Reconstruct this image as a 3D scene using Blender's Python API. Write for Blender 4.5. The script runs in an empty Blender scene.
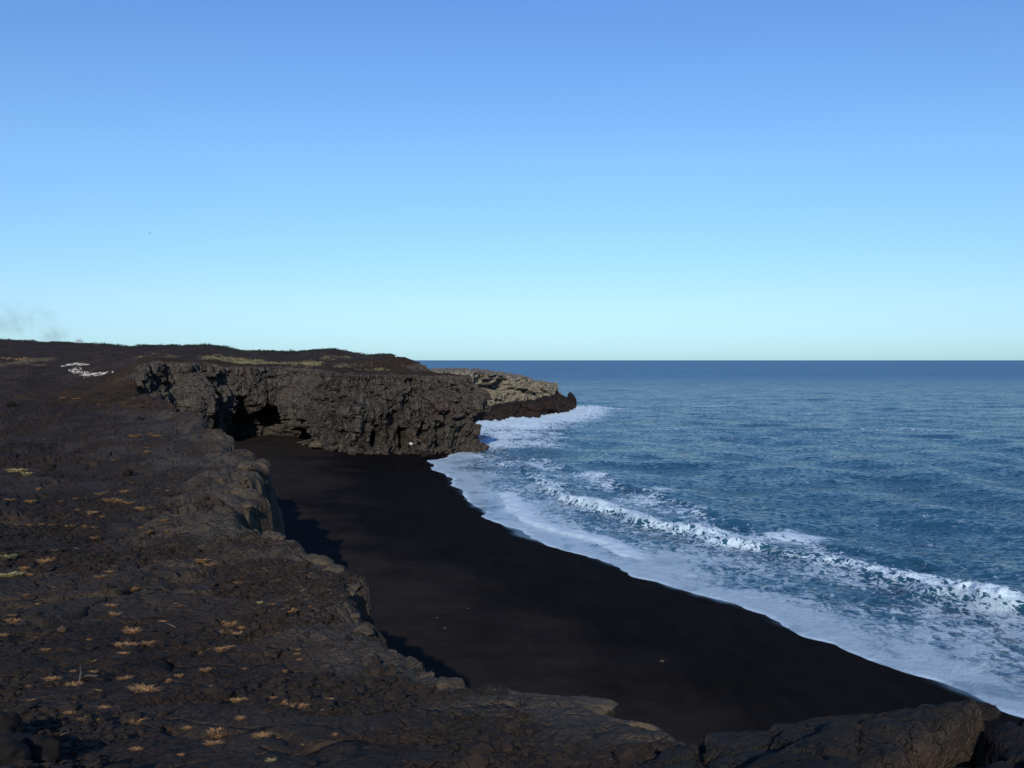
import bpy, math, random
import numpy as np
from mathutils import Vector
random.seed(4)
rng = np.random.default_rng(11)
scene = bpy.context.scene
col = scene.collection
H = 14.0                      # eye height above the sea
F = 967.0
PITCH = math.atan(24/F)
CP, SP = math.cos(PITCH), math.sin(PITCH)
SUN_EL = math.radians(23.0)
SUN_AZ = math.atan2(-0.05, -1.0)

# ------------------------------------------------------------------ surveying helpers
def slope(v):                 # rise per metre of distance of the sight line at row v
    b = (384-np.asarray(v, float))/F
    return (-SP+b*CP)/(CP+b*SP)
def ground(u, v, z=0.0):      # point on the level z
    s = float(slope(v)); y = (z-H)/s
    b = (384-v)/F
    return ((u-512)/F/(CP+b*SP)*y, y)

# ------------------------------------------------------------------ noise
A_, B_ = np.uint32(374761393), np.uint32(668265263)
_ga = np.random.default_rng(99).random(1024)*2*np.pi; GX = (np.cos(_ga)*1.5).astype(np.float32); GY = (np.sin(_ga)*1.5).astype(np.float32)
def _fin(n):
    n = (n ^ (n >> np.uint32(13)))*np.uint32(1274126177)
    n ^= n >> np.uint32(16); n *= np.uint32(2246822519); n ^= n >> np.uint32(15)
    return n
def _base(ix, iy, seed): return ix.astype(np.int32).view(np.uint32)*A_+iy.astype(np.int32).view(np.uint32)*B_+np.uint32((seed*974634777+12345) & 0xffffffff)
def h01(ix, iy, seed): return (_fin(_base(np.asarray(ix, np.float64), np.asarray(iy, np.float64), seed))*np.float32(1/4294967295.0)).astype(np.float32)
def gn(x, y, seed=0):
    x, y = np.broadcast_arrays(x, y)
    x0 = np.floor(x); y0 = np.floor(y); fx = (x-x0).astype(np.float32); fy = (y-y0).astype(np.float32)
    sx = fx*fx*fx*(fx*(fx*6-15)+10); sy = fy*fy*fy*(fy*(fy*6-15)+10)
    n = _base(x0, y0, seed)
    def g(k, dx, dy):
        i = _fin(k) & np.uint32(1023); return GX[i]*(fx-dx)+GY[i]*(fy-dy)
    a = g(n, 0, 0); b = g(n+A_, 1, 0); c = g(n+B_, 0, 1); d = g(n+A_+B_, 1, 1)
    a += (b-a)*sx; c += (d-c)*sx
    return a+(c-a)*sy
def fbm(x, y, o=4, seed=0, gain=.5, lac=2.03):
    s = 0; a = 1
    for i in range(o):
        s = s+a*gn(x, y, seed+i*7); x = x*lac+3.1; y = y*lac-1.7; a *= gain
    return s
def ridged(x, y, o=4, seed=0):
    s = 0; a = 1
    for i in range(o):
        s = s+a*(1-2*np.abs(gn(x, y, seed+i*5))); x = x*2.1+5; y = y*2.1+1; a *= .5
    return s
def worley(x, y, seed=0, sq=False):
    x0 = np.floor(x); y0 = np.floor(y)
    f1 = np.full(x.shape, 9.0); f2 = np.full(x.shape, 9.0); idn = np.zeros(x.shape); cx = np.zeros(x.shape); cy = np.zeros(x.shape)
    for dx in (-1, 0, 1):
        for dy in (-1, 0, 1):
            px = x0+dx+h01(x0+dx, y0+dy, seed); py = y0+dy+h01(x0+dx, y0+dy, seed+1)
            d = np.maximum(np.abs(px-x), np.abs(py-y))*1.1+.12*np.hypot(px-x, py-y) if sq else np.hypot(px-x, py-y); m = d < f1
            f2 = np.where(m, f1, np.minimum(f2, d))
            idn = np.where(m, h01(x0+dx, y0+dy, seed+2), idn)
            cx = np.where(m, px, cx); cy = np.where(m, py, cy); f1 = np.where(m, d, f1)
    return f1, f2, idn, x-cx, y-cy
def ss(a, b, x):
    t = np.clip((x-a)/(b-a), 0, 1); return t*t*(3-2*t)

def seg_dist(x, y, pts, closed=False):
    """distance to a polyline, signed by side (positive on the left hand of travel), and arc length"""
    n = len(pts); best = np.full(x.shape, 1e18); side = np.zeros(x.shape); arc = np.zeros(x.shape); L = 0
    for i in range(n if closed else n-1):
        ax, ay = pts[i][:2]; bx, by = pts[(i+1) % n][:2]
        ex, ey = bx-ax, by-ay; l2 = ex*ex+ey*ey
        t = np.clip(((x-ax)*ex+(y-ay)*ey)/l2, 0, 1)
        dx = x-ax-t*ex; dy = y-ay-t*ey; d = dx*dx+dy*dy; m = d < best
        best = np.where(m, d, best); side = np.where(m, np.sign(ex*(y-ay)-ey*(x-ax)), side)
        arc = np.where(m, L+t*math.sqrt(l2), arc); L += math.sqrt(l2)
    return np.sqrt(best), side, arc
def inside(x, y, pts):
    c = np.zeros(x.shape, bool); n = len(pts)
    for i in range(n):
        ax, ay = pts[i][:2]; bx, by = pts[(i+1) % n][:2]
        if ay == by: continue
        m = ((ay > y) != (by > y)) & (x < (bx-ax)*(y-ay)/(by-ay)+ax); c ^= m
    return c
def sdf(x, y, pts):           # positive inside
    d, _, _ = seg_dist(x, y, pts, True)
    return np.where(inside(x, y, pts), d, -d)

# ------------------------------------------------------------------ plan of the coast
LOBE = [(14,-6), (9.5,4.2), (5.2,5.4), (3.4,5.9), (1.7,5.9), (1.3,6.5), (1.05,7.2), (.85,8.5), (.1,9.0), (-.45,9.4),
        (-1.05,11), (-1.9,13), (-2.4,15), (-2.9,18), (-3.6,20.5), (-5.0,22.5), (-6.4,25.2), (-8.0,28), (-8.9,33), (-10.9,40), (-11.9,45), (-13.0,50), (-15.4,57), (-18.6,64), (-23.4,75), (-30.5,89), (-39,106), (-46,124)]
WALL = [(-46.2,129), (-43.6,134), (-44.6,139), (-41.6,142), (-42,148), (-38.5,151), (-36,151), (-33,147), (-31,141), (-27,138.5), (-21,136.5), (-18,138), (-12,140.5), (-8,144), (-5.2,148)]
BACK = [(-6,153), (-12,160), (-18,180), (-16,205)]
HEAD = [(-12,216), (-9,222), (-3,228), (-1,234), (4.5,240), (6.5,246), (9.5,249), (11.5,256), (13,262)]
LAND = LOBE+WALL+BACK+[(-22,230), (-28,300), (-90,620), (-140,1600), (-2600,1600), (-2600,-200), (14,-200)]
UP = WALL+BACK+HEAD[:7]+[(2,262), (-25,300), (-90,620), (-140,1600), (-600,1600), (-75,190), (-53,140)]

LY = np.array([1.0, 2.5, 5, 8, 15, 28, 45, 75, 100, 130, 160, 220, 300, 350, 400, 800, 1600])
def zt(y, v): return H+y*float(slope(v))
_near = [12.1, 12.05, 11.8, 11.1, 10.0, 9.1, 8.5, 8.6]
LU = np.array([-200, 0, 80, 160, 300])
_far = {-200: [404,388,378,364,349,340,340,347,354], 0: [404,388,378,362,348,341,341,349,355], 80: [404,388,376,360,350,344,345,350,356],
        160: [403,384,372,357,349,346,348,353,357], 300: [403,384,374,364,356,354,355,357,358]}
LT = np.array([_near+[zt(y, v) for y, v in zip(LY[8:], _far[u])] for u in (-200, 0, 80, 160, 300)])
UY = np.array([95, 130, 145, 165, 200, 250, 300, 400, 800, 1600])
UU = np.array([160, 205, 250, 290, 330, 370, 400, 415, 440, 470, 510, 560])
_up = [[366,363,361,358,355,350,346,350,356,358], [369,366,364,362,357,351,346,351,357,358], [375,372,369,366,360,355,351,354,358,359],
       [375,373,371,367,361,355,353,356,358,359], [376,374,373,368,358,351,350,355,358,359], [378,376,375,370,362,356,356,359,360,360],
       [380,378,377,371,360,354,356,360,361,361], [380,378,377,372,363,358,358,361,362,362], [380,378,377,374,368,361,361,363,363,363],
       [382,380,377,375,370,366,364,364,364,364], [384,382,380,380,377,373,368,366,365,365], [395]*10]
UT = np.array([[zt(y, v) for y, v in zip(UY, r)] for r in _up])
def table(u, y, U, Y, T):
    ly = np.log(np.clip(y, Y[0], Y[-1])); Ly = np.log(Y)
    i = np.clip(np.searchsorted(Ly, ly)-1, 0, len(Y)-2); a = (ly-Ly[i])/(Ly[i+1]-Ly[i])
    u = np.clip(u, U[0], U[-1]); j = np.clip(np.searchsorted(U, u)-1, 0, len(U)-2); b = (u-U[j])/(U[j+1]-U[j]); b = b*b*(3-2*b)
    return (T[j, i]*(1-a)+T[j, i+1]*a)*(1-b)+(T[j+1, i]*(1-a)+T[j+1, i+1]*a)*b

def land_height(x, y, full=False):
    x = np.asarray(x, float); y = np.asarray(y, float)
    yy = np.maximum(y, 1.0); u = 512+F*x/yy
    u = np.where(y < 3, 300, u)
    lobe = table(u, yy, LU, LY, LT); up = table(u, yy, UU, UY, UT)
    far = ss(116, 130, y)
    su = np.where(far > 0, sdf(x, y, UP)+2.0, -50)
    w = np.interp(x, [-80, -55, -50], [16, 6, 3])
    m = ss(-w, w*.4, su)*far
    z = lobe*(1-m)+up*m
    # relief: long swells, mounds, tumbled crust, cracks between plates
    amp = np.clip(y/60, .12, 1.0)
    z = z+.55*amp*fbm(x/14, y/14, 3, 3)+  .17*np.clip(y/25, .35, 1)*fbm(x/3.1, y/3.6, 4, 21, .42)*ss(3, 8, y)
    rub = ss(.0, .22, fbm(x/4.2+9, y/5.0, 3, 55))
    f1, f2, idn, lx, ly_ = worley(x/1.15+.4*fbm(x/2, y/2, 2, 71), y/1.5+.4*fbm(x/2, y/2, 2, 72), 80)
    plate = (idn-.5)*.08*ss(0, .2, f2-f1)+(lx*(idn-.5)+ly_*(idn*7 % 1-.5))*.24*ss(0, .22, f2-f1)-.07*np.exp(-((f2-f1)/.09)**2)
    z = z+plate*(1-rub)*np.clip(y/20, .45, 1.0)*.8
    z = z+rub*(.06*ridged(x/.7, y/.8, 3, 91)*np.clip(y/18, .5, 1.3)-.05)
    z = z+.018*ridged(x/.33, y/.4, 3, 95)*np.clip(y/8, .5, 1.4)*(1-ss(30, 60, y))
    e1, e2, ed_, ex, ey = worley(x/3.6+.35*fbm(x/3, y/3, 3, 73), y/5.2+.35*fbm(x/3, y/3, 3, 74), 83)
    z = z+((ex*(ed_-.5)+ey*(ed_*5 % 1-.5))*.42*ss(0, .3, e2-e1)-.13*np.exp(-((e2-e1)/.05)**2))*np.clip(y/22, .4, 1.1)*(1-.6*rub)
    # the broken rim
    wob = np.clip(y/30, .12, 1)
    s = sdf(x+wob*.9*fbm(x/2.2, y/2.2, 3, 5), y+wob*.9*fbm(x/2.2+7, y/2.2, 3, 6), LAND)
    near = 1-ss(95, 125, y)
    rimw = np.clip(y/40, .12, .6)
    lift = .22*np.clip(y/20, .5, 1.4)*np.exp(-((s-rimw*2)/(rimw*1.8))**2)*near*(1+1.2*fbm(x/1.4, y/1.4, 2, 31))
    s2 = s-3.2*ss(104, 112, y)-5.0*ss(132, 140, y); drop = np.where(s2 < rimw, (rimw-s2), 0)
    z = z+lift*ss(9, 14, y)-np.minimum(drop*drop/rimw*.5+np.maximum(-s2, 0)*(4.5+25*ss(102, 110, y)), 20)
    if full: return z, s, rub, idn
    return z

# ------------------------------------------------------------------ mesh + object helpers
def mesh_np(name, V, Q, mat, smooth=False, kind=None, attrs=None, parent=None):
    me = bpy.data.meshes.new(name); Q = np.asarray(Q, np.int32); n = Q.shape[1]
    me.vertices.add(len(V)); me.vertices.foreach_set('co', np.asarray(V, np.float32).ravel())
    me.loops.add(Q.size); me.loops.foreach_set('vertex_index', Q.ravel())
    me.polygons.add(len(Q)); me.polygons.foreach_set('loop_start', np.arange(0, Q.size, n, dtype=np.int32))
    me.polygons.foreach_set('use_smooth', np.full(len(Q), smooth, bool))
    me.update(calc_edges=True)
    for k, a in (attrs or {}).items():
        at = me.attributes.new(k, 'FLOAT', 'POINT'); at.data.foreach_set('value', np.asarray(a, np.float32).ravel())
    me.materials.append(mat)
    o = bpy.data.objects.new(name, me); col.objects.link(o)
    if kind: o['kind'] = kind
    if parent: o.parent = parent
    return o
def grid_faces(nr, nc, keep=None):
    i = np.arange(nr*nc).reshape(nr, nc)
    Q = np.stack([i[:-1, :-1], i[:-1, 1:], i[1:, 1:], i[1:, :-1]], -1).reshape(-1, 4)
    if keep is not None:
        k = keep.reshape(-1)[Q].any(1); Q = Q[k]
    return Q
def compact(V, Q, attrs):
    used = np.zeros(len(V), bool); used[Q.ravel()] = True
    mp = np.cumsum(used)-1
    return V[used], mp[Q], {k: a.ravel()[used] for k, a in attrs.items()}
def tag(o, label, cat, group=None):
    o['label'] = label; o['category'] = cat
    if group: o['group'] = group
    return o

# ------------------------------------------------------------------ materials
def new_mat(name):
    m = bpy.data.materials.new(name); m.use_nodes = True; nt = m.node_tree
    return m, nt, nt.nodes['Principled BSDF'], nt.nodes['Material Output']
class N:
    def __init__(s, nt): s.nt = nt
    def node(s, t, **k):
        n = s.nt.nodes.new(t)
        for a, b in k.items(): setattr(n, a, b)
        return n
    def link(s, a, b): s.nt.links.new(a, b)
    def val(s, sock, v):
        if hasattr(v, 'node'): s.link(v, sock)
        else: sock.default_value = v
    def coord(s): return s.node('ShaderNodeTexCoord').outputs['Object']
    def mapping(s, vec, sc=(1,1,1), loc=(0,0,0), rot=(0,0,0)):
        n = s.node('ShaderNodeMapping'); s.link(vec, n.inputs[0]); n.inputs['Scale'].default_value = sc
        n.inputs['Location'].default_value = loc; n.inputs['Rotation'].default_value = rot; return n.outputs[0]
    def noise(s, vec, scale, det=4, rough=.55, dist=0):
        n = s.node('ShaderNodeTexNoise'); s.link(vec, n.inputs['Vector']); n.inputs['Scale'].default_value = scale
        n.inputs['Detail'].default_value = det; n.inputs['Roughness'].default_value = rough; n.inputs['Distortion'].default_value = dist
        return n.outputs['Fac']
    def voro(s, vec, scale, feat='F1', rnd=1):
        n = s.node('ShaderNodeTexVoronoi', feature=feat); s.link(vec, n.inputs['Vector']); n.inputs['Scale'].default_value = scale
        n.inputs['Randomness'].default_value = rnd; return n
    def ramp(s, fac, stops, interp='LINEAR'):
        n = s.node('ShaderNodeValToRGB'); s.link(fac, n.inputs[0]); e = n.color_ramp.elements; n.color_ramp.interpolation = interp
        while len(e) < len(stops): e.new(.5)
        for k, (p, c) in enumerate(stops):
            e[k].position = p; e[k].color = (c, c, c, 1) if isinstance(c, (int, float)) else (*c, 1)
        return n.outputs[0]
    def mix(s, f, a, b, typ='MIX'):
        n = s.node('ShaderNodeMix', data_type='RGBA', blend_type=typ); s.val(n.inputs[0], f)
        for sock, v in ((n.inputs[6], a), (n.inputs[7], b)):
            if hasattr(v, 'node'): s.link(v, sock)
            else: sock.default_value = (*v, 1)
        return n.outputs[2]
    def math(s, op, a, b=0.0, c=0.0, clamp=False):
        n = s.node('ShaderNodeMath', operation=op, use_clamp=clamp)
        s.val(n.inputs[0], a); s.val(n.inputs[1], b); s.val(n.inputs[2], c); return n.outputs[0]
    def attr(s, name): return s.node('ShaderNodeAttribute', attribute_name=name).outputs['Fac']
    def bump(s, h, dist, strength=1.0, normal=None):
        n = s.node('ShaderNodeBump'); s.link(h, n.inputs['Height']); n.inputs['Distance'].default_value = dist
        s.val(n.inputs['Strength'], strength)
        if normal: s.link(normal, n.inputs['Normal'])
        return n.outputs[0]

def rock_mat(name, dark, mid, pale, red, sc=1.0, redamt=.5, bump=.06, pale_lo=.55, crust=False):
    m, nt, bs, out = new_mat(name); n = N(nt); co = n.coord()
    big = n.noise(co, .35*sc, 4, .6, .4); med = n.noise(co, 1.7*sc, 6, .65, .2); fine = n.noise(co, 9*sc, 6, .7)
    c = n.mix(n.ramp(med, [(.38, 0), (.62, 1)]), dark, mid)
    c = n.mix(n.ramp(fine, [(pale_lo, 0), (pale_lo+.2, 1)]), c, pale)
    rd = n.math('MULTIPLY', n.ramp(big, [(.52, 0), (.66, 1)]), redamt)
    c = n.mix(rd, c, red)
    c = n.mix(.5, c, n.ramp(n.noise(co, 30*sc, 3, .7), [(.3, .45), (.7, 1.5)]), 'MULTIPLY')
    if crust: c = n.mix(n.math('MULTIPLY', n.attr('crust'), n.ramp(med, [(.3, 1), (.7, .75)])), c, n.mix(n.ramp(fine, [(.4, 0), (.7, 1)]), (.0155, .0145, .0140), (.030, .027, .0245)))  # charcoal top crust; the dimmer light on top faces is painted into its colour
    n.link(c, bs.inputs['Base Color']); bs.inputs['Roughness'].default_value = .88
    bs.inputs['Specular IOR Level'].default_value = .12
    v = n.voro(co, 2.6*sc, 'DISTANCE_TO_EDGE')
    hh = n.math('ADD', n.math('MULTIPLY', med, 1.2), n.math('MULTIPLY', fine, .5))
    pit = n.ramp(n.voro(co, 24*sc, 'F1').outputs['Distance'], [(.05, 0), (.45, 1)]); ck = n.ramp(n.voro(n.mix(.25, co, n.node('ShaderNodeTexNoise').outputs['Color'], 'ADD'), 2.2*sc, 'DISTANCE_TO_EDGE').outputs['Distance'], [(0, 0), (.035, 1)])
    if crust: hh = n.math('ADD', hh, n.math('ADD', n.math('MULTIPLY', pit, .16), n.math('MULTIPLY', ck, .30)))
    n.link(n.bump(hh, bump/sc), bs.inputs['Normal'])
    return m

# ground of the lava field: rubble, plates, weathered rim, dead grass stain
def lava_ground_mat():
    m, nt, bs, out = new_mat('lava_field_rock'); n = N(nt); co = n.coord()
    big = n.noise(co, .16, 4, .6, .5); med = n.noise(co, 1.1, 6, .65, .3); fine = n.noise(co, 7, 6, .72); grit = n.noise(co, 26, 4, .75)
    c = n.mix(n.ramp(med, [(.36, 0), (.64, 1)]), (.0142, .0106, .0082), (.0335, .0238, .0172))
    c = n.mix(n.ramp(big, [(.40, 0), (.60, .8)]), c, (.036, .023, .016))
    rim = n.attr('rim')
    c = n.mix(n.math('MULTIPLY', rim, n.ramp(med, [(.3, .55), (.6, 1)])), c, (.068, .058, .046))
    c = n.mix(n.ramp(fine, [(.58, 0), (.78, .6)]), c, (.075, .062, .05))
    c = n.mix(.75, c, n.ramp(grit, [(.35, .35), (.65, 1.7)]), 'MULTIPLY')
    # dried moss and grass litter in small patches
    l = n.noise(n.mapping(co, (1, .55, 1)), 2.1, 6, .7, .5)
    lm = n.math('MULTIPLY', n.ramp(l, [(.60, 0), (.67, 1)]), n.attr('litter'))
    c = n.mix(n.math('MULTIPLY', lm, .55), c, (.105, .062, .032))
    gr = n.attr('green')
    gn_ = n.ramp(n.noise(co, .9, 5, .7), [(.38, 0), (.55, 1)])
    c = n.mix(n.math('MULTIPLY', gr, gn_), c, n.mix(n.ramp(n.noise(co, .35, 4), [(.42, 0), (.6, 1)]), (.13, .125, .055), (.19, .13, .08)))
    n.link(c, bs.inputs['Base Color']); bs.inputs['Roughness'].default_value = .9; bs.inputs['Specular IOR Level'].default_value = .1
    vr = n.voro(co, 11, 'F1')
    hh = n.math('ADD', n.math('MULTIPLY', med, .12), n.math('MULTIPLY', fine, .055))
    hh = n.math('ADD', hh, n.math('MULTIPLY', vr.outputs['Distance'], n.math('MULTIPLY', n.attr('rubble'), -.07)))
    hh = n.math('ADD', hh, n.math('MULTIPLY', grit, .018))
    ckv = n.mix(.35, co, n.noise(co, 1.3, 4, .6), 'ADD')
    for cs, ca in ((.9, .06), (3.4, .022)):
        hh = n.math('ADD', hh, n.math('MULTIPLY', n.ramp(n.voro(ckv, cs, 'DISTANCE_TO_EDGE').outputs['Distance'], [(0, 0), (.04, 1)]), ca))
    n.link(n.bump(hh, 1.0), bs.inputs['Normal'])
    return m

MAT_GROUND = lava_ground_mat()
MAT_CLIFF = rock_mat('basalt_cliff_rock', (.016, .0148, .0138), (.050, .045, .039), (.215, .196, .165), (.065, .040, .033), .55, .35, .07, .53)
MAT_HEAD = rock_mat('pale_headland_rock', (.040, .037, .032), (.15, .138, .11), (.33, .30, .235), (.075, .05, .04), .5, .25, .07, .47)
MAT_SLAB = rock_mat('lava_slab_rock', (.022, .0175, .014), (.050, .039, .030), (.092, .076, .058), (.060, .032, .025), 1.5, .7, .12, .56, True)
MAT_SHELF = rock_mat('weathered_shelf_rock', (.044, .035, .026), (.086, .070, .050), (.125, .105, .078), (.075, .042, .032), 1.2, .5, .05, .55)
MAT_DARK = rock_mat('dark_lava_rock', (.008, .0075, .0072), (.018, .0155, .0145), (.04, .035, .03), (.03, .018, .014), 1.6, .3, .05, .6)

def sand_mat():
    m, nt, bs, out = new_mat('black_sand'); n = N(nt); co = n.coord()
    wet = n.attr('wet'); up = n.attr('upper')
    a = n.noise(co, .35, 5, .6, .6); f = n.noise(co, 14, 4, .8)
    c = n.mix(n.ramp(a, [(.4, 0), (.62, 1)]), (.0052, .0048, .0047), (.0072, .0065, .0063))
    c = n.mix(n.math('MULTIPLY', up, n.ramp(a, [(.3, .5), (.65, 1)])), c, (.026, .0212, .019))
    c = n.mix(.5, c, n.ramp(f, [(.3, .6), (.7, 1.4)]), 'MULTIPLY')
    wr = n.ramp(n.math('MULTIPLY', n.noise(n.mapping(co, (.9, .16, 1), rot=(0, 0, -.33)), .8, 5, .6, .7), 1.0), [(.52, 0), (.60, 1)])
    c = n.mix(n.math('MULTIPLY', wr, n.math('ADD', .12, n.math('MULTIPLY', up, .4))), c, (.024, .019, .017))
    pb = n.ramp(n.noise(co, 3.2, 3, .6), [(.70, 0), (.75, 1)])
    c = n.mix(n.math('MULTIPLY', pb, n.math('MULTIPLY', up, .8)), c, (.09, .075, .06))
    c = n.mix(wet, c, (.004, .0045, .006))
    n.link(c, bs.inputs['Base Color'])
    n.link(n.ramp(wet, [(0, .92), (1, .12)]), bs.inputs['Roughness'])
    n.link(n.ramp(wet, [(0, .02), (.6, .12), (1, .32)]), bs.inputs['Specular IOR Level'])
    hh = n.math('ADD', n.math('MULTIPLY', n.noise(co, 1.3, 5, .6), .12), n.math('MULTIPLY', f, .012))
    dry = n.math('SUBTRACT', 1.0, wet)
    n.link(n.bump(hh, 1.0, n.math('MULTIPLY', dry, .8)), bs.inputs['Normal'])
    return m
MAT_SAND = sand_mat()

def sea_mat():
    m, nt, bs, out = new_mat('sea_water'); n = N(nt); co = n.coord()
    f = n.attr('foam'); lace = n.attr('lace')
    # crests run nearly square to the sight line, so ripples are drawn out along them
    r = n.mapping(co, (1.0, 1.5, 1.0), rot=(0, 0, math.radians(12)))
    def slopes(sc, det, amp):
        t = n.node('ShaderNodeTexNoise'); n.link(r, t.inputs['Vector']); t.inputs['Scale'].default_value = sc; t.inputs['Detail'].default_value = det; t.inputs['Roughness'].default_value = .62
        a = n.node('ShaderNodeVectorMath', operation='SUBTRACT'); n.link(t.outputs['Color'], a.inputs[0]); a.inputs[1].default_value = (.5, .5, .5)
        b = n.node('ShaderNodeVectorMath', operation='MULTIPLY'); n.link(a.outputs[0], b.inputs[0]); b.inputs[1].default_value = (amp*.75, amp*1.25, 0); return b.outputs[0]
    def vadd(a, b):
        q = n.node('ShaderNodeVectorMath', operation='ADD'); n.link(a, q.inputs[0]); n.link(b, q.inputs[1]); return q.outputs[0]
    sl = vadd(slopes(.22, 3, .55), slopes(1.5, 6, 1.45))
    calm = n.attr('calm')
    sc_ = n.node('ShaderNodeVectorMath', operation='SCALE'); n.link(sl, sc_.inputs[0]); n.link(n.math('SUBTRACT', 1.0, n.math('MULTIPLY', calm, .8)), sc_.inputs['Scale'])
    geo = n.node('ShaderNodeNewGeometry')
    nv = n.node('ShaderNodeVectorMath', operation='NORMALIZE'); n.link(vadd(geo.outputs['Normal'], sc_.outputs[0]), nv.inputs[0])
    nrm = nv.outputs[0]
    depth = n.noise(n.mapping(co, (.35, 1, 1)), .02, 4, .6)
    wc = n.mix(n.ramp(depth, [(.35, 0), (.65, 1)]), (.004, .024, .045), (.008, .042, .072))
    wc = n.mix(n.attr('shallow'), wc, (.02, .055, .08))
    bs.inputs['IOR'].default_value = 1.33
    n.link(n.ramp(n.attr('far'), [(0, .46), (1, .13)]), bs.inputs['Specular IOR Level'])
    n.link(wc, bs.inputs['Base Color']); bs.inputs['Roughness'].default_value = .09
    n.link(nrm, bs.inputs['Normal'])
    # foam lace
    e = n.mapping(co, (.75, .5, 1.0), rot=(0, 0, math.radians(38)))
    big = n.noise(e, 1.7, 7, .68, .9)
    fine = n.noise(co, 6, 4, .7, .5)
    vn = n.noise(n.mapping(co, (.8, .55, 1), loc=(7, 3, 0), rot=(0, 0, .6)), 1.9, 5, .62, .5)
    net = n.ramp(n.math('ABSOLUTE', n.math('SUBTRACT', vn, .5)), [(.0, 1), (.11, 0)])
    pat = n.math('ADD', n.math('MULTIPLY', n.math('SUBTRACT', big, .5), 2.2), n.math('MULTIPLY', n.math('SUBTRACT', fine, .5), .8))
    pat = n.math('ADD', pat, n.math('MULTIPLY', n.math('MULTIPLY', n.math('SUBTRACT', net, .45), .9), lace))
    k = n.math('ADD', f, n.math('MULTIPLY', pat, n.math('SUBTRACT', 1.0, n.math('MULTIPLY', n.attr('film'), .72))))
    mask = n.ramp(k, [(.42, 0), (.70, 1)])
    mask = n.math('MULTIPLY', mask, n.math('MULTIPLY', n.attr('dens'), n.ramp(f, [(0, 0), (.12, 1)])))
    d = n.node('ShaderNodeBsdfDiffuse'); d.inputs['Color'].default_value = (.58, .735, .83, 1)
    n.link(n.bump(n.math('ADD', big, n.math('MULTIPLY', fine, .4)), .25, .7), d.inputs['Normal'])
    mx = n.node('ShaderNodeMixShader'); n.link(mask, mx.inputs[0]); n.link(bs.outputs[0], mx.inputs[1]); n.link(d.outputs[0], mx.inputs[2])
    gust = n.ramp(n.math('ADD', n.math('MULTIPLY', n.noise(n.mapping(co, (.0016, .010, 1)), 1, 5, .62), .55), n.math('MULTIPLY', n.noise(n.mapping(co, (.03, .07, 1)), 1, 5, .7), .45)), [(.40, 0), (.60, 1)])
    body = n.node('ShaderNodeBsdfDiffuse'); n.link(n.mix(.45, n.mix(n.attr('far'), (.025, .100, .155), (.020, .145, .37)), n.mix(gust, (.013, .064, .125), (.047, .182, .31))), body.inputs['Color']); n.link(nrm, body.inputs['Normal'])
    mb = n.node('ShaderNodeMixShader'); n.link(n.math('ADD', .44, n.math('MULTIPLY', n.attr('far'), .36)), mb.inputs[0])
    n.link(bs.outputs[0], mb.inputs[1]); n.link(body.outputs[0], mb.inputs[2]); n.link(mb.outputs[0], mx.inputs[1])
    n.link(mx.outputs[0], out.inputs['Surface'])
    return m
MAT_SEA = sea_mat()

def simple(name, c1, c2, sc=8, rough=.8):
    m, nt, bs, out = new_mat(name); n = N(nt)
    n.link(n.mix(n.ramp(n.noise(n.coord(), sc, 4, .7), [(.35, 0), (.65, 1)]), c1, c2), bs.inputs['Base Color'])
    bs.inputs['Roughness'].default_value = rough; bs.inputs['Specular IOR Level'].default_value = .2
    return m
MAT_TAN = simple('dry_tan_grass', (.15, .085, .036), (.29, .175, .08), 20)
MAT_YEL = simple('dry_yellow_grass', (.20, .17, .07), (.36, .30, .15), 20)
MAT_GREEN = simple('live_green_grass', (.12, .125, .05), (.24, .21, .11), 3)
MAT_BUSH = simple('shrub_leaves', (.008, .018, .014), (.018, .030, .020), 2)
MAT_WHITE = simple('bleached_coral', (.38, .36, .31), (.62, .60, .54), 6)
MAT_PALE = simple('pale_stone', (.22, .20, .17), (.42, .39, .34), 5)
MAT_STICK = simple('weathered_wood', (.06, .05, .04), (.13, .11, .09), 15)
MAT_STONE = rock_mat('clinker_rock', (.012, .0100, .0085), (.027, .0215, .0175), (.05, .041, .032), (.035, .022, .017), 4, .4, .03)
MAT_BIRD = simple('dark_plumage', (.03, .03, .035), (.07, .07, .075), 5)

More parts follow.
